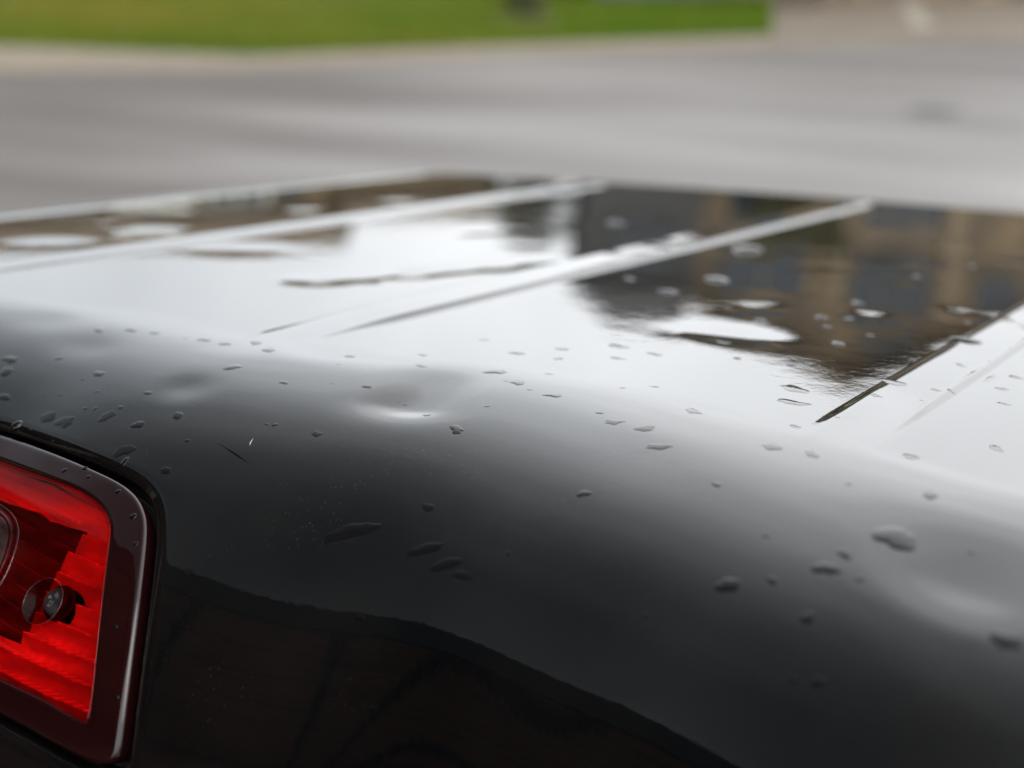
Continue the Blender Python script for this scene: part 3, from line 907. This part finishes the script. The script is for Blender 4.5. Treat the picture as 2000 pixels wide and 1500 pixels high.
# map square to disc so the edge is round
mxx = np.maximum(np.abs(hv[:, 0]), np.abs(hv[:, 1])); sc_ = np.where(rr_ > 1e-9, mxx / np.maximum(rr_, 1e-9), 1)
disc = hv * sc_[:, None]
rad = np.hypot(disc[:, 0], disc[:, 1])
ca, sa = math.cos(.35), math.sin(.35)
xr = disc[:, 0] * ca + disc[:, 1] * sa; yr = -disc[:, 0] * sa + disc[:, 1] * ca
cross = np.maximum(sstep(.17, .10, np.abs(xr)) * sstep(.62, .50, np.abs(yr)), sstep(.17, .10, np.abs(yr)) * sstep(.62, .50, np.abs(xr)))
hh = -.0085 + .0016 * np.sqrt(np.clip(1 - rad ** 2, 0, 1)) - .0020 * cross * (1 - .5 * rad)
SR = .0080
pts = at(SB[0] + disc[:, 0] * SR, SB[1] + disc[:, 1] * SR, hh)
for i in range(g - 1):
    for j in range(g - 1):
        hf.append((i * g + j, i * g + j + 1, (i + 1) * g + j + 1, (i + 1) * g + j))
mesh_obj('screw', pts, hf, m_screw, light)
# clear cargo lens in the middle with its double red rim
CC = np.array([XC, .265])
clA = by_angle(CLEAR_P, CC, 120)
def sc2(d):
    Q = clA - CC; r_ = np.hypot(Q[:, 0], Q[:, 1])[:, None]
    return CC + Q * (r_ + d) / r_
ring_mesh('clear_lens', [sc2(.0), sc2(-.002), sc2(-.010)], [.0002, .0012, .0016], m_clear, light, fill=(CC[0], CC[1], .0018))
ring_mesh('clear_lens_rim', [sc2(.0072), sc2(.0062), sc2(.0052), sc2(.0036), sc2(.0022), sc2(.0010), sc2(-.0004)], [-.0013, .0004, -.0008, -.0010, .0002, .0010, -.0012], m_red, light)

# ---- rest of the truck (below and behind the lens, kept simple but whole)
m_glass = material('tinted_glass', (0.006, 0.007, 0.008), 0.03, spec=0.6, noise=(3, (0.008, 0.009, 0.010)))
m_tyre = material('tyre_rubber', (0.018, 0.018, 0.018), 0.8, noise=(30, (0.026, 0.026, 0.026)))
m_rim = material('alloy_rim', (0.5, 0.5, 0.5), 0.3, metal=0.9, noise=(20, (0.42, 0.42, 0.42)))
m_liner = material('bed_liner', (0.012, 0.012, 0.012), 0.7, noise=(60, (0.02, 0.02, 0.02)), bump=(300, .5, .002))
MB().box(-.66, .66, .452, .476, 1.03, 1.40).build('rear_window', m_glass, root)
MB().box(-.88, .88, .455, .50, .55, 1.03).box(-.85, -.66, .462, .52, 1.03, 1.48).box(.66, .85, .462, .52, 1.03, 1.48).build('cab_back_wall', m_paint, root)
for sx in (-1, 1):
    d = MB().box(min(sx * .855, sx * .91), max(sx * .855, sx * .91), .55, 2.35, .50, 1.20).build('door', m_paint, root)
    MB().prism([(.70, 1.21), (2.30, 1.21), (2.05, 1.74), (.85, 1.74)], 'x', min(sx * .835, sx * .865), max(sx * .835, sx * .865)).build('side_window', m_glass, d)
    MB().box(min(sx * .91, sx * .935), max(sx * .91, sx * .935), .70, .88, 1.04, 1.08).build('handle', m_paint, d)
MB().prism([(2.28, 1.80), (2.32, 1.80), (2.95, 1.22), (2.90, 1.20)], 'x', -.76, .76).build('windshield', m_glass, root)
MB().prism([(2.36, .45), (4.05, .45), (4.05, 1.02), (3.95, 1.10), (2.92, 1.19), (2.36, 1.19)], 'x', -.88, .88).build('hood', m_paint, root)
MB().box(-.90, .90, 4.05, 4.15, .40, .62).build('front_bumper', m_black, root)
for sx in (-1, 1):
    MB().lathe([(0, 0), (.09, 0), (.10, -.06)], 'y', (sx * .70, 4.06, .85), 24).build('headlight', m_clear, root)
MB().box(-.80, .80, -1.50, .44, .78, .82).build('bed_floor', m_liner, root)
for sx in (-1, 1):
    MB().box(min(sx * .80, sx * .90), max(sx * .80, sx * .90), -1.52, .44, .50, 1.27).build('bed_side', m_paint, root)
MB().box(-.79, .79, -1.56, -1.50, .60, 1.24).build('tailgate', m_paint, root)
MB().box(-.88, .88, -1.72, -1.57, .45, .62).build('rear_bumper', m_black, root)
for sx in (-1, 1):
    for wy in (-.62, 3.10):
        w_ = MB().lathe([(.22, -.12), (.34, -.12), (.38, -.09), (.39, 0), (.38, .09), (.34, .12), (.22, .12)], 'x', (sx * .80, wy, .385), 40).build('wheel', m_tyre, root, True)
        MB().lathe([(0, .08), (.06, .10), (.08, .06), (.19, .05), (.225, .11), (.225, -.11), (0, -.11)], 'x', (sx * .80, wy, .385), 40).build('rim', m_rim, w_, True)

# ------------------------------------------------------------------ water drops resting on the cab
m_water = bpy.data.materials.new('rain_water'); m_water.use_nodes = True
pbw = m_water.node_tree.nodes['Principled BSDF']
pbw.inputs['Base Color'].default_value = (0.002, 0.002, 0.0022, 1)     # clear water over black paint
pbw.inputs['Roughness'].default_value = 0.01
pbw.inputs['IOR'].default_value = 1.333
tw = m_water.node_tree
tcw = tw.nodes.new('ShaderNodeTexCoord'); nw = tw.nodes.new('ShaderNodeTexNoise'); nw.inputs['Scale'].default_value = 1.5
bw = tw.nodes.new('ShaderNodeBump'); bw.inputs['Strength'].default_value = 0.15; bw.inputs['Distance'].default_value = 0.0004
tw.links.new(tcw.outputs['Object'], nw.inputs['Vector']); tw.links.new(nw.outputs[0], bw.inputs['Height']); tw.links.new(bw.outputs[0], pbw.inputs['Normal'])

def drop_mesh(seed, rough, hgt, seg=36, rings=7):
    r_ = random.Random(seed)
    am = [(r_.uniform(-1, 1) * rough / (k ** .8), r_.uniform(0, 6.28)) for k in range(1, 7)]
    v = []; f = []
    for j in range(rings + 1):
        q = j / rings
        for i in range(seg):
            a = 2 * math.pi * i / seg
            rad_ = 1 + sum(m_ * math.cos(k * a + p_) for k, (m_, p_) in enumerate(am, 2))
            rr2 = rad_ * math.sin(q * math.pi / 2) ** .9
            v.append((rr2 * math.cos(a), rr2 * math.sin(a), hgt * max(0, math.cos(q * math.pi / 2)) ** 1.7 if j < rings else 0))
    # skirt down into the paint, then a floor
    for i in range(seg):
        p = v[rings * seg + i]
        v.append((p[0], p[1], -.04))
    for j in range(1, rings + 1):
        for i in range(seg):
            f.append((j * seg + i, j * seg + (i + 1) % seg, (j + 1) * seg + (i + 1) % seg, (j + 1) * seg + i))
    c = len(v); v.append((0, 0, hgt))
    f += [(seg + i, c, seg + (i + 1) % seg) for i in range(seg)]
    c2 = len(v); v.append((0, 0, -.04))
    f += [((rings + 1) * seg + i, (rings + 1) * seg + (i + 1) % seg, c2) for i in range(seg)]
    me = bpy.data.meshes.new('water_drop')
    me.from_pydata(v[seg:], [], [tuple(k - seg for k in q) for q in f])
    me.polygons.foreach_set('use_smooth', [True] * len(me.polygons))
    me.materials.append(m_water); me.update()
    bm = bmesh.new(); bm.from_mesh(me); bmesh.ops.recalc_face_normals(bm, faces=bm.faces); bm.to_mesh(me); bm.free()
    return me
ROUND = [drop_mesh(i, .12, .24) for i in range(6)]
FLAT = [drop_mesh(20 + i, .22, .085) for i in range(6)]
FILM = [drop_mesh(40 + i, .28, .05) for i in range(4)]
LONG = [drop_mesh(60 + i, .16, .10) for i in range(3)]
def place_drop(me, u, s, rad_u, rad_s, rot, label, group=None, name='water_drop', cat='water drop', zs=None, lift=None):
    ua, sa_ = np.array([u]), np.array([s])
    n = Vector(normals(base_surf, ua, sa_, 1e-3)[0])
    p = skin(ua, sa_)[0] if lift is None else base_surf(ua, sa_)[0] + np.array(n) * lift
    tx = Vector((base_surf(ua + 1e-3, sa_) - base_surf(ua - 1e-3, sa_))[0]).normalized()
    ty = n.cross(tx).normalized(); tx = ty.cross(n)
    a = tx * math.cos(rot) + ty * math.sin(rot); b = -tx * math.sin(rot) + ty * math.cos(rot)
    k = zs if zs else (rad_u * rad_s) ** .5
    M = Matrix(((a.x * rad_u, b.x * rad_s, n.x * k, p[0]), (a.y * rad_u, b.y * rad_s, n.y * k, p[1]), (a.z * rad_u, b.z * rad_s, n.z * k, p[2]), (0, 0, 0, 1)))
    o = bpy.data.objects.new(name, me); col.objects.link(o)
    o.matrix_world = TM @ M
    tag(o, label, cat, group)
    return o
DROPS = [
    [(-0.0546, 0.1165, 10.9), (-0.0609, 0.1257, 3.3), (-0.0346, 0.1238, 3.2), (0.0023, 0.1222, 6.3), (-0.0375, 0.1333, 3.9), (-0.0643, 0.145, 3.3), (-0.077, 0.1484, 2.3), (-0.0309, 0.1499, 3.8), (-0.0231, 0.1477, 4.4), (-0.0047, 0.1412, 5.0), (0.0211, 0.1522, 8.6), (0.0412, 0.1377, 8.0), (0.0465, 0.1237, 2.5), (0.0638, 0.1573, 3.6), (0.0665, 0.1826, 7.0), (-0.1071, 0.1589, 11.2), (-0.13, 0.1352, 11.6), (-0.1402, 0.1218, 13.8), (-0.1037, 0.1096, 6.8), (0.0329, 0.075, 12.3), (0.0803, 0.0848, 6.3), (0.102, 0.132, 3.0), (0.1073, 0.1315, 3.9), (0.072, 0.1254, 1.2), (-0.0324, 0.18, 2.2), (-0.0587, 0.1775, 3.2)],
    [(-0.1141, 0.0618, 10.7), (-0.0915, 0.0518, 10.6), (-0.0699, 0.049, 8.4), (-0.0398, 0.0459, 3.1), (-0.0246, 0.0413, 9.6), (-0.005, 0.0399, 9.5), (0.0126, 0.0279, 8.8), (0.0321, 0.0377, 10.7)],
    [(0.0875, 0.0265, 7.9), (0.1241, 0.0008, 6.6), (0.0925, 0.0457, 3.2), (0.1387, 0.0268, 7.7), (0.1688, -0.0366, 10.1), (0.1854, -0.0653, 9.6), (0.1988, -0.0339, 6.6), (0.1283, -0.0676, 8.4), (0.2112, -0.0946, 13.9), (0.2283, -0.0579, 11.3), (0.2421, -0.0867, 11.5), (0.1857, 0.0212, 13.3), (0.2098, 0.0385, 9.3), (0.2018, 0.0376, 3.7), (0.2232, 0.0478, 3.7), (0.2405, 0.0508, 10.8), (0.2163, 0.0112, 5.1), (0.2698, 0.0145, 4.3), (0.2842, -0.0033, 6.1), (0.1095, 0.077, 2.5), (0.1312, 0.0733, 6.8), (0.1578, 0.0833, 1.5), (0.1624, 0.0843, 2.4), (0.1842, 0.0969, 5.3), (0.2117, 0.1113, 9.9), (0.1372, 0.1341, 6.5), (0.2134, 0.0801, 3.6), (0.2797, 0.0611, 5.8), (0.2936, 0.0681, 10.8), (0.3142, 0.0658, 11.2), (0.3324, 0.0816, 13.6), (0.3139, 0.1388, 7.4), (0.2317, 0.1773, 8.2)],
    [(0.2931, 0.1913, 3.6), (0.213, 0.184, 2.5), (0.2278, 0.2491, 5.2), (0.3836, 0.1965, 4.2)],
    [(0.3793, 0.1014, 6.2), (0.4422, 0.0625, 4.0), (0.4821, 0.0475, 9.7), (0.4796, 0.0944, 19.9), (0.421, 0.1262, 4.3), (0.4621, 0.1193, 8.7), (0.4575, 0.1326, 12.8), (0.4164, 0.164, 12.1), (0.4359, 0.1516, 6.9), (0.4746, 0.1314, 4.5), (0.4604, 0.1638, 7.5), (0.4764, 0.1918, 6.7), (0.4661, 0.1954, 4.7), (0.5442, 0.1393, 14.4), (0.5139, 0.0861, 3.2)],
    [(0.3539, -0.0712, 21.7), (0.3654, -0.0397, 17.9), (0.4027, -0.1271, 17.6), (0.4039, -0.0876, 7.9), (0.3928, -0.0929, 6.1), (0.4285, -0.1395, 7.4), (0.4357, -0.1503, 6.2), (0.4282, -0.1072, 3.0), (0.4004, -0.0272, 3.4), (0.3868, 0.0076, 7.3), (0.3892, 0.0473, 11.8), (0.4118, 0.0415, 12.1), (0.4891, -0.0548, 11.9), (0.4571, 0.0026, 10.5), (0.4681, -0.1575, 9.1), (0.4561, -0.2361, 11.9), (0.4574, -0.1946, 9.5), (0.4208, -0.2217, 8.1), (0.3266, 0.026, 12.7), (0.2603, -0.1628, 12.9)],
    [(0.3966, -0.3264, 8.9), (0.4031, -0.3003, 21.0), (0.3274, -0.2238, 12.9), (0.3276, -0.1293, 7.3), (0.3339, -0.1464, 6.7), (0.2824, -0.3066, 11.0), (0.3005, -0.321, 8.6), (0.2994, -0.2754, 7.6), (0.3549, -0.4347, 9.1), (0.3794, -0.3903, 6.3), (0.2832, -0.3928, 10.0), (0.4011, -0.4313, 5.6), (-0.1232, -0.7583, 22.4), (0.139, -0.343, 17.0), (0.0852, -0.6582, 33.4), (0.1436, -0.4345, 27.0), (0.2503, -0.2561, 10.8), (0.2806, -0.3965, 8.4), (0.0829, -0.3904, 10.7), (0.2083, -0.2927, 8.1), (0.2909, -0.1183, 6.1), (0.3359, -0.2726, 5.9), (0.2788, -0.5775, 8.5), (0.3028, -0.6927, 9.0)]]
GROUPS = [
    ('rain drops on the curve above the brake light', 'rain drop above the red brake light'),
    ('row of drops along the bright roof edge', 'flat drop in the row left of the middle rib'),
    ('rain drops round the bright dent', 'drop on the grey curve around the bright dent'),
    ('small drops low on the cab back', 'drop low on the dark cab back'),
    ('blurred drops on the near right curve', 'blurred drop on the near right curve'),
    ('flat drops on the white reflection', 'thin drop on the white sheen by the right rib'),
    ('drops on the house reflection', 'pale drop on the brown house reflection')]
rd = random.Random(5)
size_word = lambda w: 'tiny' if w < 4 else 'small' if w < 8 else 'wide' if w < 12 else 'large'
ORD = ['leftmost', 'second from the left', 'third from the left', 'fourth from the left', 'fifth from the left', 'sixth from the left', 'seventh from the left', 'eighth from the left',
       'ninth from the left', 'tenth from the left', 'eleventh from the left', 'twelfth from the left', 'thirteenth from the left', 'fourteenth from the left', 'fifteenth from the left', 'rightmost']
def across(u, s_):                                 # how far right a spot lies as seen from the camera
    p = TM @ Vector(base_surf(np.array([u]), np.array([s_]))[0])
    return p.x / p.y
for gi, rowd in enumerate(DROPS):
    gname, glabel = GROUPS[gi]
    byw = {}
    for d_ in rowd:
        byw.setdefault(size_word(d_[2]), []).append(d_)
    for l_ in byw.values():
        l_.sort(key=lambda d_: across(d_[0], d_[1]))
    for (u, s, w) in rowd:
        l_ = byw[size_word(w)]
        k_ = l_.index((u, s, w))
        lab = size_word(w) + ' ' + glabel
        if len(l_) > 1:
            lab += ', ' + ('rightmost' if k_ == len(l_) - 1 else ORD[k_])
        r_ = w / 2000.0
        if gi in (5,): me = rd.choice(FILM); ar = rd.uniform(.5, .8)
        elif gi in (1, 4): me = rd.choice(FLAT); ar = rd.uniform(.6, .95)
        elif gi in (2,): me = rd.choice(FLAT + FILM); ar = rd.uniform(.55, .9)
        elif gi == 6: me = rd.choice(ROUND); ar = rd.uniform(.6, .9)
        else: me = rd.choice(FLAT); ar = rd.uniform(.5, .9)
        place_drop(me, u, s, r_, r_ * ar, rd.uniform(-.5, .5), lab, gname)
BLOBS = [(-0.0075, 0.1511, 11.2), (-0.0541, 0.1652, 12.8), (-0.0361, 0.1648, 13.2), (0.0286, 0.1743, 12.0), (-0.0741, 0.1778, 7.7), (0.1983, 0.2026, 29.9), (0.2445, 0.2034, 20.6), (0.2609, 0.2086, 19.3), (0.2735, 0.2113, 12.9)]
BL = ['large lobed puddle of water above the lamp, right of the pair', 'ragged splash of water above the lamp, left of the pair', 'ragged splash of water above the lamp, right beside its twin',
      'dark ragged drop running over the lip at the lamp corner', 'fat round drop hanging over the lip left of the lamp corner',
      'long dark smear of water, largest of those in the middle of the cab back', 'narrow slanted smear of water between two others on the cab back',
      'slanted smear of water, rightmost dark one on the cab back', 'faint short smear of water under the slanted ones']
for i, (u, s, w) in enumerate(BLOBS):
    r_ = w / 2000.0
    if i < 4: place_drop(FLAT[i], u, s, r_, r_ * .9, .4, BL[i], 'splashes above the brake light', zs=r_ * .45)
    elif i == 4: place_drop(ROUND[0], u, s, r_, r_ * 1.1, 0, BL[i], 'splashes above the brake light', zs=r_ * 2.2)
    else: place_drop(LONG[i % 3], u, s, r_, r_ * .38, .55 if i < 8 else .1, BL[i], 'dark smears on the cab back', zs=r_ * .35)
place_drop(ROUND[2], .0352, .1818, .0018, .0042, .2, 'clear trickle hanging from the ragged drop at the lamp corner', None)

for k_, (u, s, w) in enumerate([(-.001, .1985, 4), (.020, .1985, 3), (.0125, .1935, 3.2), (.0475, .2035, 4), (.0680, .2170, 4.5), (.0800, .2330, 3.4), (.0930, .2800, 2.6), (.1090, .3150, 3)]):
    place_drop(ROUND[k_ % 6], u, s, w / 2000, w / 2400, .3, ['small', 'tiny'][w < 3.3] + ' rain drop on the dark red border of the brake light, ' + ORD[k_], 'drops on the brake light border', lift=.0009)

# pine needle and a scrap of lint stuck to the wet paint
m_needle = material('dead_needle', (0.003, 0.0025, 0.002), 0.9, spec=0.05, noise=(200, (0.006, 0.005, 0.004)))
m_lint = material('white_lint', (0.30, 0.30, 0.29), 0.9, noise=(200, (0.40, 0.39, 0.38)))
def strand(name, pts, radii, mat, label, cat):
    us_ = np.array([p[0] for p in pts]); sv = np.array([p[1] for p in pts])
    P_ = base_surf(us_, sv); Nn = normals(base_surf, us_, sv, 1e-3)
    v = []; f = []; k = 6
    for i in range(len(pts)):
        d = P_[min(i + 1, len(pts) - 1)] - P_[max(i - 1, 0)]; d /= np.linalg.norm(d)
        b = np.cross(d, Nn[i])
        for j in range(k):
            a = 2 * math.pi * j / k
            v.append(P_[i] + Nn[i] * radii[i] * .8 + (b * math.cos(a) + Nn[i] * math.sin(a)) * radii[i])
    for i in range(len(pts) - 1):
        for j in range(k):
            f.append((i * k + j, i * k + (j + 1) % k, (i + 1) * k + (j + 1) % k, (i + 1) * k + j))
    o = mesh_obj(name, v, f, mat)
    o.matrix_world = TM
    tag(o, label, cat)
q = np.linspace(0, 1, 12)
strand('pine_needle', [(.0855 + .0265 * a, .1557 + .0105 * a - .0004 * math.sin(a * 3)) for a in q], [.00012 + .0006 * math.sin(a * 3.0) ** 2 * a for a in q], m_needle, 'thin dark needle stuck to the paint right of the brake light', 'needle')
strand('lint', [(.1027 + .002 * a, .1464 + .006 * a + .0012 * math.sin(a * 3)) for a in q], [.00006 + .00016 * math.sin(a * 3.1) for a in q], m_lint, 'tiny white curl of lint on the dark paint above the needle', 'lint')
